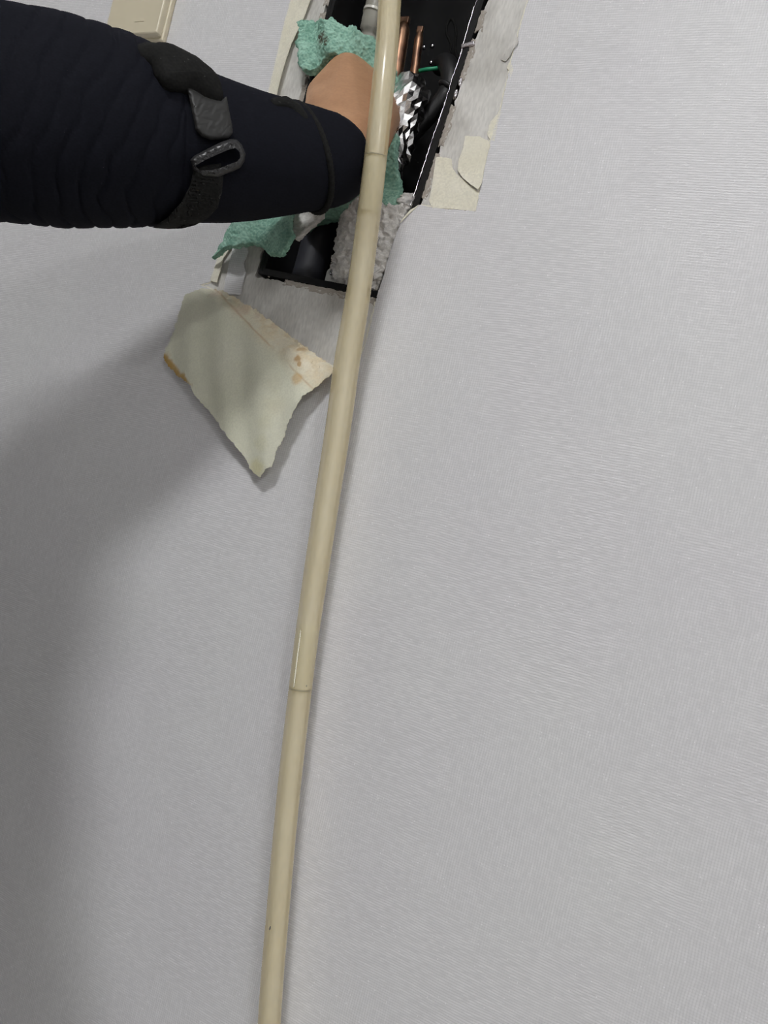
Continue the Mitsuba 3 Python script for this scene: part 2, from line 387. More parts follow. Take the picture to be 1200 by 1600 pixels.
# lifted dark tear in the lining near the top right
paper('wall_back__lining_tear', [(783, 94), (792, 84), (800, 76), (812, 62), (811, 72), (803, 80), (797, 90), (790, 98)], 0.0006, 0.0006, 'm_substrate', lambda x, z: 0.004 * np.clip((z - P(785, 96)[2]) / .02, 0, 1), 'lifted grey tear in the lining', 41, 0.0004, 0.0015)
# corner of the wallpaper standing up where it laps over the box
paper('wall_back__lifted_corner', [(656, 321), (643, 330), (631, 345), (622, 364), (627, 352), (640, 337)], 0.0012, 0.0006, 'm_backing', lambda x, z: 0.003 * np.clip((P(650, 330)[0] - x) / .014, 0, 1), 'cream edge of the wallpaper corner lifting off the box', 42, 0.0003, 0.0015)

# the big flap hanging under the opening
FLAP = [(312, 445), (326, 445), (345, 452), (380, 472), (430, 508), (480, 545), (522, 574), (519, 584), (507, 592), (497, 604), (486, 614), (477, 622), (472, 636), (462, 655), (452, 672), (446, 690), (437, 702), (432, 722), (428, 730), (414, 739), (407, 748),
        (397, 738), (386, 724), (378, 706), (364, 690), (350, 672), (336, 652), (318, 632), (303, 612), (299, 600), (292, 597), (276, 586), (258, 568), (252, 556), (262, 530), (275, 492), (288, 462)]


def flap_warp(x, z):
    a, b, low = P(318, 445), P(522, 574), P(407, 748)
    s = np.clip(((x - a[0]) * (b[0] - a[0]) + (z - a[2]) * (b[2] - a[2])) / ((b[0] - a[0]) ** 2 + (b[2] - a[2]) ** 2), 0, 1)      # along the fold
    nx, nzv = (b[2] - a[2]), -(b[0] - a[0]); L = math.hypot(nx, nzv)
    down = np.clip(((x - a[0]) * nx + (z - a[2]) * nzv) / L, 0, None)                                                             # metres below the fold
    tx, tz = FLAP_B[0] - FLAP_A[0], FLAP_B[2] - FLAP_A[2]
    side = ((x - FLAP_A[0]) * tz - (z - FLAP_A[2]) * tx) / -math.hypot(tx, tz)
    d = 0.008 * np.sqrt(np.clip(down / 0.006, 0, 1)) + 0.005 * s * np.clip(down / .04, 0, 1) + 0.006 * np.sin(np.clip(down / .11, 0, 1) * math.pi)
    d -= 0.005 * np.clip(1 - s * 2.2, 0, 1) * np.clip(down / .05, 0, 1)
    d += 0.002 * np.clip(side / .02, -0.2, 1) + 0.0015 * np.sin(x * 160 + z * 60)
    return np.maximum(d, 0.001)


t = on_wall(slab(torn(wall_xy(FLAP, .014), .0030, .0010, 51, 420), .0007, .0022), .002, flap_warp)
obj('wallpaper_flap', t, 'm_flap', 40, label='torn triangular wallpaper flap hanging below the box, stained cream backing side out', cat='wallpaper flap')

# ------------------------------------------------------------------ ivory wall plate, top left
def plate(key):
    d = 0.013
    c = [P(164, 55, d), P(244, 54, d)]
    x0, x1 = c[0][0], c[1][0]
    z0, z1 = (c[0][2] + c[1][2]) / 2, (c[0][2] + c[1][2]) / 2 + 0.12
    body = rbox((x1 - x0 + .002, d + .004, z1 - z0), .0022, 20).translate([(x0 + x1) / 2, -(d - .004) / 2 - .001, (z0 + z1) / 2])
    base = rbox((x1 - x0 + .006, .006, z1 - z0 + .006), .0018, 12).translate([(x0 + x1) / 2, -.004, (z0 + z1) / 2])
    obj(key + '__cover', tri(body), 'm_ivory', 30)
    obj(key + '__base', tri(base), 'm_ivory', 30)
    q = P(209, 62, d / 2)
    obj(key + '__slot', tri(rbox((.005, .002, .003), .0006).translate([q[0], -d / 2 - .001, z0 - .0005])), 'm_dark_slot', label='dark release slot in the underside')
    q = P(219, 34, d)
    obj(key + '__raised_mark', tri(rbox((.012, .0012, .0016), .0005).translate([q[0], -d - .0009, q[2]])), 'm_ivory', label='faint raised mark')
    tag(key, 'ivory plastic wall plate with rounded edges behind the dark sleeve at the top', 'wall plate')


plate('wall_plate')

# ------------------------------------------------------------------ the recessed black box
DEEP = 0.115
outer, inner = box_poly.buffer(0.0005, join_style=2), box_poly.buffer(-0.0022, join_style=2)
shell = slab(outer, DEEP) - slab(inner, DEEP).translate([0, 0, -.0022]).translate([0, 0, 0.0044])
# slab coordinate c runs from the back plate (0) to the mouth (DEEP)
obj('wall_box__shell', on_wall(shell, -DEEP + .001), 'm_black')
rimp = box_poly.buffer(0.0005, join_style=2).difference(box_poly.buffer(-0.0052, join_style=2))
obj('wall_box__rim', on_wall(slab(rimp, .004), -.0035), 'm_black', label='glossy black rim of the box')
# shining bead along the right and bottom inner edge of the rim
edge = [P(746, 0, -.001), P(735, 30, .0), P(725, 65, .0005), P(718, 90, .0005), P(706, 125, .0005), P(696, 158, .0005), P(688, 182, .0005), P(678, 210, .0005), P(668, 240, .0005), P(659, 268, .0005), P(650, 295, .0005), P(641, 322, 0)]
_e = CubicSpline(np.arange(12), np.array(edge))(np.linspace(0, 11, 90)); edge = list(_e + np.c_[rng.normal(0, .00018, 90), np.zeros(90), rng.normal(0, .00018, 90)])
obj('wall_box__sealant_bead', path_tube(edge, 0.00055, 10, 2, True, lambda s, a, r: r * (0.30 + 1.3 * meshkit.noise(np.stack([s * 46, a * 0 + 2, a * 0], -1), 3))), 'm_steel', True, label='thin shiny bead along the right edge of the rim')
for k, (a, b) in enumerate(((712, 146), (719, 128))):
    t = trimesh.creation.icosphere(3, 0.0022); t.vertices *= [0.7, .5, 1.5]
    fluff(t, .0006, 700); t.apply_translation(P(a, b, .0012))
    obj('wall_box__sealant_drop' + ('' if k == 0 else f'_{k:03d}'), t, 'm_steel', True)
t = tri(rbox((.011, .0022, .0035), .0008)); t.apply_transform(trimesh.transformations.rotation_matrix(-.25, [0, 1, 0])); t.apply_translation(P(731, 70, .0012))
obj('wall_box__clip', t, 'm_steel', 30, label='small shiny clip across the right rim')
# upright ribs on the left side wall, inside
for k, a in enumerate((532, 541, 549)):
    q = P(a, 0, -.05)
    obj('wall_box__rib' + ('' if k == 0 else f'_{k:03d}'), tri(rbox((.0022, .004, .42), .0008).translate([q[0] + .004, .05 + .006 * k, 1.95])), 'm_black')
# screw heads / studs on the back plate
for k, (a, b) in enumerate(((675, 71), (673, 97), (677, 104), (662, 73), (553, 33))):
    t = trimesh.creation.icosphere(2, .0021); t.vertices *= [1, .6, 1]; t.apply_translation(P(a, b, -.1105))
    obj('wall_box__screw' + ('' if k == 0 else f'_{k:03d}'), t, 'm_steel', True, label='small screw head on the back plate')
# bottom tab with its screw
q = P(512, 432, -.006)
tab = slab(sg.Point(0, .008).buffer(.0058).union(sg.box(-.0058, -.004, .0058, .008)).difference(sg.Point(0, .008).buffer(.0015)), .002)
obj('wall_box__fixing_tab', on_wall(tab.translate([q[0], q[2] - .003, 0]), -.014), 'm_tab', 30, label='pale fixing tab at the bottom edge')
t = trimesh.creation.icosphere(3, .0026); t.vertices *= [1, .6, 1]; t.apply_translation([q[0], .0115, q[2] + .0055])
obj('wall_box__fixing_tab__screw', t, 'm_steel', True)
tag('wall_box', 'recessed black plastic pipe box opened in the wall around the reaching hand', 'wall box')

# pipes inside
def stub(key, top, low, r, d, label, d2=None):
    a, b = P(*top, -d), P(*low, -(d if d2 is None else d2))
    ax = (a - b) / np.linalg.norm(a - b)
    t = path_tube([b, b * .6 + a * .4, b * .25 + a * .75, a - ax * .006, a], [r, r, r, r * .96, r * .5], 24, 8,
                  shape=lambda s, an, rr: rr * (1 + .03 * np.sin(s * 60) * (s > .86)))
    obj(key + '__pipe', t, 'm_copper', 40)
    t = tri(rbox((r * 1.5, r * .8, .006), .0007)); t.apply_translation(a + ax * .002)
    obj(key + '__pinched_end', t, 'm_copper', 30)
    tag(key, label, 'copper pipe', 'copper pipes')


stub('copper_pipe', (632, 36), (614, 150), .0062, .055, 'thicker copper pipe stub rising just right of the milky hose')
stub('copper_pipe_001', (656, 50), (643, 150), .0040, .05, 'thinner bright copper pipe stub nearer the green wire')
# drain elbow: black tube running from lower left up to the right wall
dp = [P(598, 262, -.045), P(640, 214, -.045), P(680, 170, -.045), P(702, 140, -.045), P(704, 112, -.047), P(694, 100, -.062), P(690, 102, -.09)]
obj('drain_pipe__tube', path_tube(dp, [.0075, .0075, .0078, .0088, .0092, .0088, .008], 28, 8), 'm_black_matt', True)
t = trimesh.creation.torus(.0092, .0022, 32, 12); t.apply_transform(trimesh.geometry.align_vectors([0, 0, 1], dp[3] - dp[2])); t.apply_translation(dp[3])
obj('drain_pipe__collar', t, 'm_black_matt', True)
tag('drain_pipe', 'black drain pipe with an elbow running diagonally inside the box', 'drain pipe')
w = [P(622, 125, -.06), P(640, 118, -.055), P(652, 112, -.052), P(670, 108, -.05), P(690, 106, -.055), P(700, 110, -.08)]
obj('earth_wire', path_tube(w, .0017, 12, 8), 'm_green_wire', True, label='short green wire between the copper stubs and the drain elbow', cat='wire')
q0, q1 = P(702, 30, -.085), P(710, 110, -.085)
lace = path_tube([P(700, 88, -.085), P(701, 60, -.085), P(698, 42, -.085), P(704, 30, -.085), P(711, 40, -.085), P(712, 62, -.085), P(716, 92, -.085)], .0013, 10, 8)
obj('hanging_loop', lace, 'm_pad', True, label='dim dark loop hanging on the back of the box, upper right', cat='cable tie')
# foil sleeve
fp = [P(608, 292, -.034), P(620, 235, -.026), P(632, 182, -.024), P(640, 150, -.026), P(642, 134, -.030)]
fs = path_tube(fp, [.009, .0130, .0160, .0170, .0135], 22, 5, True)
nn = fs.vertex_normals
cr = meshkit.fbm(fs.vertices * [170, 170, 55], 3, 8)
fs.vertices = fs.vertices + nn * (np.abs(cr - .5) * 2 * .0075 - .0024 + rng.normal(0, .0011, len(cr)))[:, None]
obj('foil_sleeve', fs, 'm_foil', False, label='crumpled silver foil insulation sleeve beside the hand', cat='foil sleeve')
# grey pipe at the bottom of the box
obj('lower_pipe', path_tube([P(474, 450, -.06), P(490, 400, -.06), P(506, 340, -.06), P(522, 280, -.062)], .0165, 32, 8), 'm_grey_pipe', True, label='dim grey pipe standing in the bottom of the box', cat='pipe')

# ------------------------------------------------------------------ hoses
HX = [(618, -120), (613, -60), (609, 0), (604, 80), (596, 160), (587, 245), (574.5, 350), (556.5, 480), (543, 560), (535, 620), (520.5, 720), (508, 800), (496, 880), (479.5, 994), (466.5, 1100), (455, 1200), (444, 1310), (434.5, 1420), (426, 1520), (420, 1610), (412, 1760), (406, 1960)]
HD = [.050, .060, .066, .072, .072, .067, .052, .037, .0310, .0285, .0260, .0250, .0245, .0240, .0240, .0240, .0240, .0240, .0240, .0235, .0230, .0230]
HW = [36, 36, 36, 36, 36, 36, 37, 39, 40.5, 40.5, 40, 39.5, 39, 37, 36.5, 36.5, 36, 36, 36, 36, 37, 38]           # width in the photograph, pixels
hose_pts = [P(a, b, d) for (a, b), d in zip(HX, HD)]
hose_pts = [P(606, -330, -.05), P(620, -230, .012)] + hose_pts
hose_r = [w / 2 * float((p - EYE) @ FWD) / FOCAL for w, p in zip(HW, hose_pts[2:])]
hose_r = [hose_r[0]] * 2 + hose_r
RH = float(np.median(hose_r))
obj('drain_hose__tube', path_tube(hose_pts, hose_r, 48, 10), 'm_hose', True)
core = path_tube(hose_pts, np.array(hose_r) * .66, 32, 10)
obj('drain_hose__bore', core, 'm_hose_core', True, label='paler inner bore of the hose')


def along(ya, yb, r, n=9):
    """A short sleeve on the hose's axis between two picture heights."""
    ys = [p[1] for p in HX]; sx, sd = CubicSpline(ys, [p[0] for p in HX]), CubicSpline(ys, HD)
    return [P(float(sx(y)), y, float(sd(y))) for y in np.linspace(ya, yb, n)], np.full(n, r)


for k, (ya, yb) in enumerate(((976, 1078), (243, 330))):
    pts, rr = along(ya, yb, RH * .86)
    rr[0] *= .86
    key = 'drain_hose__joint_sleeve' + ('' if k == 0 else f'_{k:03d}')
    obj(key, path_tube(pts, rr, 36, 6), 'm_hose_joint', True, label='inner joint sleeve showing through the hose')
for k, (ya, yb) in enumerate(((1074.5, 1077.5), (243, 245))):                            # where the joint ends the hose wall is pinched: a fine dark line round it
    pts, rr = along(ya, yb, RH, 3)
    rad = float(np.interp(ya, [p[1] for p in HX], hose_r[2:]))
    obj('drain_hose__joint_ring' + ('' if k == 0 else '_001'), path_tube(pts, [rad * .97, rad * 1.015, rad * .97], 40, 2), 'm_joint_line', True, label='fine dark line where the joint ends')
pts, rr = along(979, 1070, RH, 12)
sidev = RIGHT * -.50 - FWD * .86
obj('drain_hose__joint_glint', path_tube([q + sidev * RH * 1.0 for q in pts], np.r_[.0003, np.full(10, .0006), .0003], 10, 4), 'm_hose_pale', True, label='highlight along the joint modelled as a thin pale tube')  # pale sliver added as the bright highlight on the joint's left edge
for k, (a, b, r) in enumerate(((422, 1450, .0012), (479, 1072, .0006), (532, 549, .0005))):
    ys = [p[1] for p in HX]
    q = P(a, b, float(np.interp(b, ys, HD)) + RH * .97)
    t = trimesh.creation.icosphere(2, r); t.vertices *= [.5, .4, 1.4]; t.apply_translation(q)
    obj('drain_hose__speck' + ('' if k == 0 else f'_{k:03d}'), t, 'm_dark_slot', label='dark speck on the hose')
tag('drain_hose', 'long milky yellowish vinyl hose hanging down the wall past the hand', 'hose')
obj('second_hose__tube', path_tube([P(700, -330, -.075), P(668, -220, -.06), P(630, -120, -.035), P(606, -60, -.02), P(590, 0, -.02), P(580, 40, -.022), P(570, 90, -.03), P(562, 130, -.05)], .0095, 32, 8), 'm_hose_grey', True)
pts = [P(585, 18.5, -.02), P(584.2, 21, -.02), P(583.4, 23.5, -.02)]
obj('second_hose__band', path_tube(pts, .0099, 32, 3), 'm_hose_core', True, label='pale seam ring')
tag('second_hose', 'short greyish clear hose going into the box behind the milky hose', 'hose')

# ------------------------------------------------------------------ the arm
AX = [(0, 182, 161, .487), (100, 195, 157, .500), (200, 211, 139, .515), (270, 224, 122, .527), (355, 240, 100, .543), (420, 246, 87, .555), (473, 249, 76, .567), (520, 252, 66, .578), (552, 253, 52, .586)]
aw = np.array([Z(a, b, z) for a, b, h, z in AX]); ar = np.array([h * z / FOCAL for a, b, h, z in AX])
elbow, shoulder = np.array([-.285, -.265, 1.715]), np.array([-.205, -.37, 1.515])


# lower sleeve: snug ribbed knit from the elbow to the wrist
ip = [2, 3, 4, 5, 6, 7, 8]
low = path_tube(aw[ip], [ar[k] * {2: .90, 3: .93}.get(k, .985) for k in ip], 128, 22, False,
                lambda s, a, r: r * (1 + .004 * np.sin(a * 64) + .030 * (meshkit.fbm(np.stack([s * 5, np.cos(a) * 1.4, np.sin(a) * 1.4], -1), 3, 5) - .5) - .10 * np.clip((s - .93) / .07, 0, 1) ** 2))
inn = trimesh.Trimesh(low.vertices - low.vertex_normals * .0014, low.faces[:, ::-1], process=False)
obj('person__lower_sleeve', trimesh.util.concatenate([low, inn]), 'm_navy', True, label='tight navy knit sleeve on the forearm')


def bunch(s, a, r):
    # folds bow towards the hand and gather near the hem
    q = np.stack([s * 7, np.cos(a) * 1.3, np.sin(a) * 1.3], -1)
    bow = .030 * np.cos(a - 2.2) + .018 * np.sin(2 * a + .6)
    ph = (s + bow + .065 * meshkit.fbm(q, 3, 11)) * 190
    env = np.clip((s - .42) / .10, 0, 1) * (.35 + 1.0 * meshkit.fbm(q * 1.6, 2, 21))
    crease = np.exp(-np.abs(np.sin(ph * .5)) / .22)
    out = r * (1 + .008 * env - .036 * env * crease + .025 * (meshkit.fbm(np.stack([s * 9, np.cos(a) * 2, np.sin(a) * 2], -1), 3, 12) - .5))
    return out * (1 - .10 * np.clip((s - .975) / .025, 0, 1) ** 2)


up_pts = [shoulder, shoulder * .5 + elbow * .5 + np.array([-.012, .0, .005]), elbow, aw[0], aw[1], aw[2], aw[3], Z(298, 228, .531)]
up_r = [.075, .070, .066, ar[0] * .96, ar[1] * .965, ar[2] * .985, ar[3] * .985, 108 * .531 / FOCAL]
up = path_tube(up_pts, up_r, 144, 60, True, bunch)
obj('person__upper_sleeve', up, 'm_navy', True, label='looser navy sleeve bunched in folds at the elbow')

_sv = np.vstack([low.vertices, up.vertices]) - EYE
_sz = _sv @ FWD
_px = np.c_[600 + FOCAL * (_sv @ RIGHT) / _sz, 800 - FOCAL * (_sv @ UP) / _sz]
_front = _sz > .2
_sz, _px = _sz[_front], _px[_front]
_tree = cKDTree(_px)


def arm_depth(px, py):
    """Depth of the front of the sleeves at a pixel."""
    q = np.c_[np.ravel(px), np.ravel(py)].astype(float)
    near_ = _tree.query_ball_point(q, 4.5)
    far_ = _tree.query(q)[1]
    return np.array([_sz[n_].min() if n_ else _sz[f_] for n_, f_ in zip(near_, far_)])


# forearm brace: pad on top, strap tab, slotted ring, lower strap
pad = {k: (Z(a, b, float(arm_depth(a, b)[0]) - dz), r * .5 / FOCAL) for k, (a, b, r, dz) in dict(a=(226, 92, 20, -.012), b=(258, 98, 27, .0), c=(294, 117, 30, .004), d=(318, 134, 27, .002), e=(330, 146, 20, .0), f=(262, 120, 18, .002)).items()}
t = hull_chain(pad, [('a', 'b'), ('b', 'c', 'f'), ('c', 'd'), ('d', 'e')], .003, 14)
fluff(t, .0014, 130, 3, 2)
obj('person__brace__pad', t, 'm_pad', True, label='black padded pad of the brace')
strap_d = lambda a, b: arm_depth(a, b) - .003
hem = lambda a, b: arm_depth(a, b) - .001
obj('person__brace__strap_tab', wrap([(290, 128), (320, 150), (345, 158), (354, 150), (358, 172), (363, 196), (364, 208), (357, 216), (346, 218), (330, 219), (316, 214), (306, 204), (302, 185), (296, 155)], .004, strap_d), 'm_webbing', 40, label='dark grey strap tab')
ring_out = [(297, 250), (304, 243), (325, 232), (345, 222), (360, 217), (370, 218), (378, 226), (384, 240), (382, 252), (376, 262), (364, 268), (352, 272), (340, 278), (318, 276), (302, 266)]
slot = sg.Polygon([(306, 259), (322, 250), (342, 241), (358, 234), (368, 232), (374, 238), (375, 246), (370, 252), (356, 257), (344, 262), (330, 265), (312, 266)]).buffer(.5)
obj('person__brace__ring', wrap(ring_out, .0055, lambda a, b: arm_depth(a, b) - .004, 2.5, sub=slot), 'm_buckle', 40, label='dark slotted ring of the brace')
obj('person__brace__lower_strap', wrap([(303, 262), (322, 258), (345, 255), (349, 275), (347, 300), (340, 325), (326, 340), (305, 352), (285, 357), (262, 358), (238, 356), (262, 340), (284, 315), (297, 290)], .004, strap_d), 'm_pad', 40, label='black lower strap of the brace')

# thin band and toggle near the wrist
bp = []
c0, ax0 = Z(478, 249, .568), aw[7] - aw[5]
ax0 /= np.linalg.norm(ax0)
e1 = np.cross(ax0, [0, 0, 1]); e1 /= np.linalg.norm(e1); e2 = np.cross(e1, ax0)
for k in range(41):
    a = k / 40 * 2 * math.pi
    bp.append(c0 + (e1 * math.cos(a) + e2 * math.sin(a)) * ar[6] * 1.0 - ax0 * .010 * math.sin(a))
obj('person__wrist_band', path_tube(bp, .0024, 12, 4, False, lambda s, a, r: r * (1 + .12 * np.sin(s * 380 + a))), 'm_pad', True, label='thin dark cord band round the sleeve')
tg = {k: (Z(a, b, float(arm_depth(a, b + 6)[0]) + .004), r * .56 / FOCAL) for k, (a, b, r) in dict(a=(430, 163, 9), b=(446, 163, 11), c=(462, 171, 10), d=(474, 185, 8)).items()}
obj('person__wrist_band__toggle', hull_chain(tg, [('a', 'b'), ('b', 'c'), ('c', 'd')], .002, 8), 'm_pad', True, label='dark lump of the band on top of the sleeve')

# body: one continuous skin surface from head to hand
J = {}
def jt(k, p, r): J[k] = (np.asarray(p, float), r)
BX = .105                                               # the body stands this far left of the layout below
def bt(k, p, r): jt(k, np.asarray(p, float) + [BX, .08, .04], r)
bt('pelvis_r', (-.30, -.50, .93), .105); bt('pelvis_l', (-.46, -.50, .93), .105); bt('waist_r', (-.32, -.48, 1.10), .10); bt('waist_l', (-.44, -.48, 1.10), .10)
bt('chest_r', (-.28, -.45, 1.33), .105); bt('chest_l', (-.48, -.45, 1.33), .105); jt('sh_r', shoulder, .062); bt('sh_l', (-.57, -.46, 1.47), .062); bt('neck', (-.38, -.44, 1.50), .055); bt('neck2', (-.375, -.42, 1.575), .052)
bt('head', (-.37, -.405, 1.70), .088); bt('head_b', (-.372, -.435, 1.685), .082); bt('jaw', (-.37, -.365, 1.615), .045); bt('chin', (-.368, -.345, 1.600), .022)
bt('brow', (-.368, -.335, 1.70), .035); bt('nose', (-.367, -.308, 1.668), .010); bt('nose_t', (-.367, -.322, 1.70), .008); bt('mouth', (-.368, -.325, 1.633), .022); bt('cheek', (-.368, -.35, 1.655), .055)
bt('ear_r', (-.280, -.42, 1.675), .016); bt('ear_r2', (-.282, -.418, 1.65), .012); bt('ear_l', (-.460, -.42, 1.675), .016); bt('ear_l2', (-.458, -.418, 1.65), .012)
jt('el_r', elbow, .046); jt('fo_r', aw[3], .040); jt('fo_r2', aw[5], .031); jt('wr_r', aw[7], .0255)
bt('el_l', (-.63, -.50, 1.19), .044); bt('wr_l', (-.64, -.42, .95), .028); bt('pa_l', (-.64, -.40, .88), .030)
for k in range(4):
    bt(f'fl{k}', (-.625 - .004 * k, -.37 - .022 * k + .02, .845), .0095); bt(f'fl{k}b', (-.615, -.365 - .022 * k + .02, .80 + .006 * (k == 3)), .0085); bt(f'fl{k}c', (-.600, -.37 - .021 * k + .02, .775 + .008 * (k == 3)), .0075)
bt('tl', (-.620, -.36, .88), .011); bt('tlb', (-.605, -.335, .84), .010); bt('tlc', (-.597, -.33, .81), .0085)
jt('kn_r', (-.30, -.47, .50), .056); jt('kn_l', (-.47, -.47, .50), .056); jt('an_r', (-.30, -.50, .09), .038); jt('an_l', (-.47, -.50, .09), .038); jt('to_r', (-.29, -.33, .035), .03); jt('to_l', (-.48, -.33, .035), .03)
# right hand: wrist turned up and into the box, fingers closed on the towel
jt('w1', Z(520, 226, .606), .026); jt('w2', Z(560, 222, .606), .024)
jt('p1', Z(510, 153, .638), .0175); jt('p2', Z(543, 124, .648), .0200); jt('p3', Z(578, 152, .648), .0195); jt('p4', Z(598, 185, .640), .0150)
kn = [(522, 132, .668), (548, 122, .672), (575, 135, .672), (597, 165, .664)]
for k, (a, b, z) in enumerate(kn):
    ln = (0, .03, .036, .02)[k] if k else .026
    jt(f'f{k}', Z(a, b, z), .0108); jt(f'f{k}b', Z(a + 4, b + 8, z + .026 + ln * .15), .0098); jt(f'f{k}c', Z(a + 12, b + 34, z + .034 + ln * .1), .009); jt(f'f{k}d', Z(a + 8, b + 50, z + .018), .008)
jt('t0', Z(516, 190, .626), .016); jt('t1', Z(508, 176, .655), .0125); jt('t2', Z(520, 172, .682), .0105); jt('t3', Z(534, 176, .698), .009)
bones = [('pelvis_r', 'pelvis_l', 'waist_r', 'waist_l'), ('waist_r', 'waist_l', 'chest_r', 'chest_l'), ('chest_r', 'chest_l', 'sh_r', 'sh_l', 'neck'), ('neck', 'neck2'), ('neck2', 'head_b'), ('head', 'head_b', 'brow'), ('head', 'cheek', 'jaw'), ('jaw', 'chin', 'mouth', 'cheek'),
         ('brow', 'cheek'), ('nose_t', 'nose'), ('nose', 'mouth'), ('ear_r', 'ear_r2'), ('ear_l', 'ear_l2'), ('sh_r', 'el_r'), ('el_r', 'fo_r'), ('fo_r', 'fo_r2'), ('fo_r2', 'wr_r'), ('wr_r', 'w1', 'w2'), ('w1', 'w2', 'p1', 'p2', 'p3', 'p4'),
         ('w1', 't0', 'p1'), ('t0', 't1'), ('t1', 't2'), ('t2', 't3'), ('sh_l', 'el_l'), ('el_l', 'wr_l'), ('wr_l', 'pa_l'), ('pa_l', 'tl'), ('tl', 'tlb'), ('tlb', 'tlc'),
         ('pelvis_r', 'kn_r'), ('pelvis_l', 'kn_l'), ('kn_r', 'an_r'), ('kn_l', 'an_l'), ('an_r', 'to_r'), ('an_l', 'to_l')]
for k in range(4):
    bones += [(f'p{k + 1}', f'f{k}'), (f'f{k}', f'f{k}b'), (f'f{k}b', f'f{k}c'), (f'f{k}c', f'f{k}d'), ('pa_l', f'fl{k}'), (f'fl{k}', f'fl{k}b'), (f'fl{k}b', f'fl{k}c')]
body = hull_chain(J, bones, .005, 10, 24)
bv = body.vertices
# tendons and the hollow beside the thumb tendon on the back of the hand
for (a, b, z, r, k) in ((502, 150, .628, .009, -.0042), (490, 168, .622, .006, .0022), (532, 150, .63, .010, .0022), (565, 165, .62, .010, -.0014), (575, 150, .625, .008, -.0008)):
    q = Z(a, b, z); w_ = np.exp(-((bv - q) ** 2).sum(1) / r ** 2)
    bv = bv + body.vertex_normals * (k * w_)[:, None]
body.vertices = bv
obj('person__body', body, 'm_skin', True, label='bare skin of the hand and body')
scene['person'] = scene.pop('person__body'); labels.pop('person__body')
tag('person', 'worker in navy sleeves reaching an arm into the wall box', 'person')


def garment(key, names, grow, mat, bns, lab, refine=.008):
    jj = {k: (J[k][0], J[k][1] + grow) for k in names}
    t = hull_chain(jj, bns, refine, 8, 20)
    fluff(t, .004, 22, 3, 3)
    obj(key, t, mat, True, label=lab)


garment('person__shirt', ['pelvis_r', 'pelvis_l', 'waist_r', 'waist_l', 'chest_r', 'chest_l', 'sh_r', 'sh_l', 'neck', 'el_l', 'wr_l'], .010, 'm_navy',
        [('pelvis_r', 'pelvis_l', 'waist_r', 'waist_l'), ('waist_r', 'waist_l', 'chest_r', 'chest_l'), ('chest_r', 'chest_l', 'sh_r', 'sh_l', 'neck'), ('sh_l', 'el_l'), ('el_l', 'wr_l')], 'navy work shirt')
garment('person__trousers', ['pelvis_r', 'pelvis_l', 'kn_r', 'kn_l', 'an_r', 'an_l'], .014, 'm_cloth_dark', [('pelvis_r', 'pelvis_l'), ('pelvis_r', 'kn_r'), ('pelvis_l', 'kn_l'), ('kn_r', 'an_r'), ('kn_l', 'an_l')], 'dark trousers')
for k, s in enumerate('rl'):
    jj = {'h': (J['an_' + s][0] * [1, 1, 0] + [0, -.03, .045], .044), 'a': (J['an_' + s][0] * [1, 1, 0] + [0, .02, .07], .046), 't': (J['to_' + s][0] * [1, 1, 0] + [0, .02, .040], .040)}
    t = hull_chain(jj, [('h', 'a'), ('h', 'a', 't')], .006, 6); t.vertices[:, 2] = np.maximum(t.vertices[:, 2], 0.001)
    obj('person__shoe' + ('' if k == 0 else '_001'), t, 'm_shoe', True)
hj = {'a': (J['head'][0] + [0, -.012, .022], .091), 'b': (J['head_b'][0] + [0, -.012, .006], .087), 'c': (J['head_b'][0] + [0, -.03, -.045], .055)}
t = hull_chain(hj, [('a', 'b'), ('b', 'c')], .006, 6); fluff(t, .004, 120, 3, 2)
obj('person__hair', t, 'm_hair', True, label='short black hair')
for k, s in enumerate((-1, 1)):
    t = trimesh.creation.icosphere(3, .0115); t.apply_translation([BX - .368 + s * .031, -.2365, 1.730])
    obj('person__eye' + ('' if k == 0 else '_001'), t, 'm_eye', True)
    t = trimesh.creation.icosphere(2, .005); t.apply_translation([BX - .368 + s * .031, -.2285, 1.730])
    obj('person__eye' + ('' if k == 0 else '_001') + '__iris', t, 'm_hair', True)
t = trimesh.creation.icosphere(3, .018); t.vertices *= [1.2, .5, .42]; t.apply_translation([BX - .368, -.3045, 1.634])
obj('person__lips', t, 'm_lip', True)

# ------------------------------------------------------------------ towels
def cloth(pxs, d0, thick, bulge, refine=.0016, seed=0, amp=.0016, freq=420, ragged=.0015):
    """A terry sheet over an outline on the plane d0 in front of the wall; bulge(x, z) moves it towards the room."""
    t = tri(slab(torn(wall_xy(pxs, d0), ragged, .002, seed, 260), thick, refine))
    v = t.vertices
    c = v[:, 2] - thick / 2
    t.vertices = np.c_[v[:, 0], -(d0 + c + bulge(v[:, 0], v[:, 1])), v[:, 1]]
    trimesh.smoothing.filter_taubin(t, iterations=4)
    return fluff(t, amp, freq, 3, seed)


def near(x, z, a, b, d, r):
    q = P(a, b, d)
    return np.exp(-((x - q[0]) ** 2 + (z - q[2]) ** 2) / r ** 2)


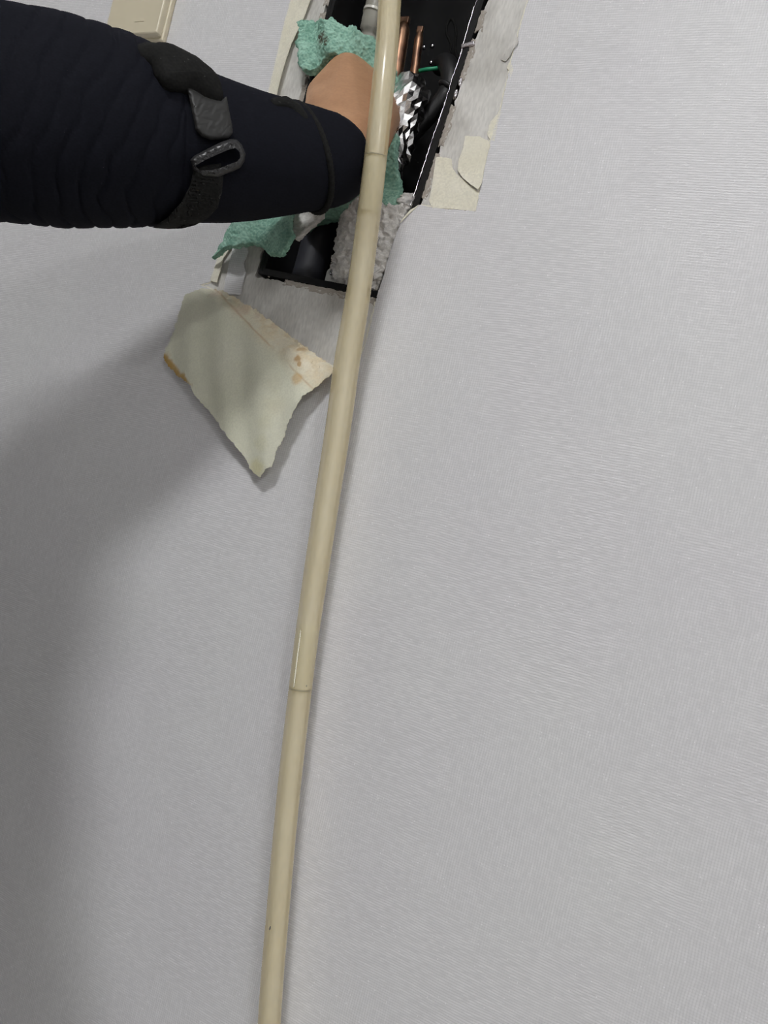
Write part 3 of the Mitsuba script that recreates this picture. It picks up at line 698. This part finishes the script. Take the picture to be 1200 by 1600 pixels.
t_up = cloth([(470, 78), (476, 62), (473, 46), (480, 37), (491, 33), (500, 37), (508, 40), (514, 47), (522, 49), (530, 42), (537, 46), (547, 53), (556, 48), (562, 52), (570, 60), (582, 60), (594, 62), (602, 80), (604, 110), (598, 134), (588, 124), (574, 114), (560, 105),
              (545, 101), (528, 101), (515, 105), (502, 114), (492, 122), (482, 120), (474, 108), (477, 92)], .006, .009,
             lambda x, z: .010 * near(x, z, 525, 82, .006, .030) - .020 * np.clip((x - P(560, 90)[0]) / .03, 0, 1) + .004 * np.sin(x * 190 + z * 90), .0013, 61, .0024, 480)
t_back = cloth([(492, 118), (502, 105), (528, 92), (560, 96), (590, 112), (606, 140), (614, 190), (614, 230), (600, 240), (560, 190), (520, 160), (494, 150)], -.050, .010, lambda x, z: .012 * np.sin(x * 120), .0022, 66)
t_right = cloth([(586, 232), (604, 226), (618, 206), (625, 222), (624, 245), (621, 262), (624, 290), (622, 312), (623, 327), (610, 330), (602, 322), (596, 300), (585, 290)], -.008, .009, lambda x, z: .006 * np.sin(z * 120), .0014, 62, ragged=.0006)
t_under = cloth([(470, 335), (485, 318), (520, 300), (560, 270), (596, 255), (606, 300), (585, 330), (556, 336), (530, 344), (505, 352), (480, 360)], -.032, .008, lambda x, z: .005 * np.sin(x * 130 + 1), .0018, 63)
t_low = cloth([(325, 400), (336, 392), (350, 378), (364, 358), (378, 338), (390, 326), (420, 318), (460, 312), (470, 330), (464, 345), (466, 362), (469, 376), (460, 390), (451, 398), (444, 403), (430, 399), (418, 396), (414, 388), (398, 383), (384, 388), (378, 392), (365, 391), (348, 393)],
              .016, .006, lambda x, z: .007 * np.sin(x * 95 + .6) + .012 * near(x, z, 440, 365, .016, .02), .0014, 64, ragged=.0012)
t_fold = cloth([(456, 326), (480, 318), (503, 318), (503, 334), (494, 346), (484, 362), (474, 376), (466, 380), (462, 360)], .006, .006, lambda x, z: .004 * np.sin(z * 140), .0015, 65)
obj('green_towel', trimesh.util.concatenate([t_up, t_back, t_right, t_under, t_low]), 'm_towel', True, label='stained mint green terry towel bunched round the hand and box', cat='towel')
obj('green_towel__underside', t_fold, 'm_grey_towel', True, label='greyer turned-back fold of the green towel')

gp = [(526, 448), (524, 425), (528, 398), (533, 370), (540, 345), (552, 330), (566, 316), (582, 306), (600, 308), (616, 318), (628, 318), (640, 308), (646, 320), (648, 345), (645, 380), (640, 410), (625, 440), (612, 462), (590, 466), (560, 462), (540, 455)]
g = tri(slab(torn(wall_xy(gp, -.018), .002, .002, 71, 240), .030, .0013))
v = g.vertices; q = P(580, 390, -.018)
poly = sg.Polygon(wall_xy(gp, -.018))
dd = np.array([poly.exterior.distance(sg.Point(a, b)) for a, b in v[:, :2]])
g.vertices = np.c_[v[:, 0], .030 - v[:, 2] * (0.25 + .75 * np.clip(dd / .016, 0, 1) ** .5), v[:, 1]]
trimesh.smoothing.filter_taubin(g, iterations=4)
loops = np.abs(meshkit.fbm(g.vertices * 170, 2, 5) - .5) * 2
g.vertices = g.vertices + g.vertex_normals * ((.45 - loops) * .0125)[:, None]
fluff(g, .0010, 700, 2, 9)
obj('grey_towel', g, 'm_grey_towel', True, label='fluffy pale grey towel stuffed in the bottom of the box behind the hose', cat='towel')
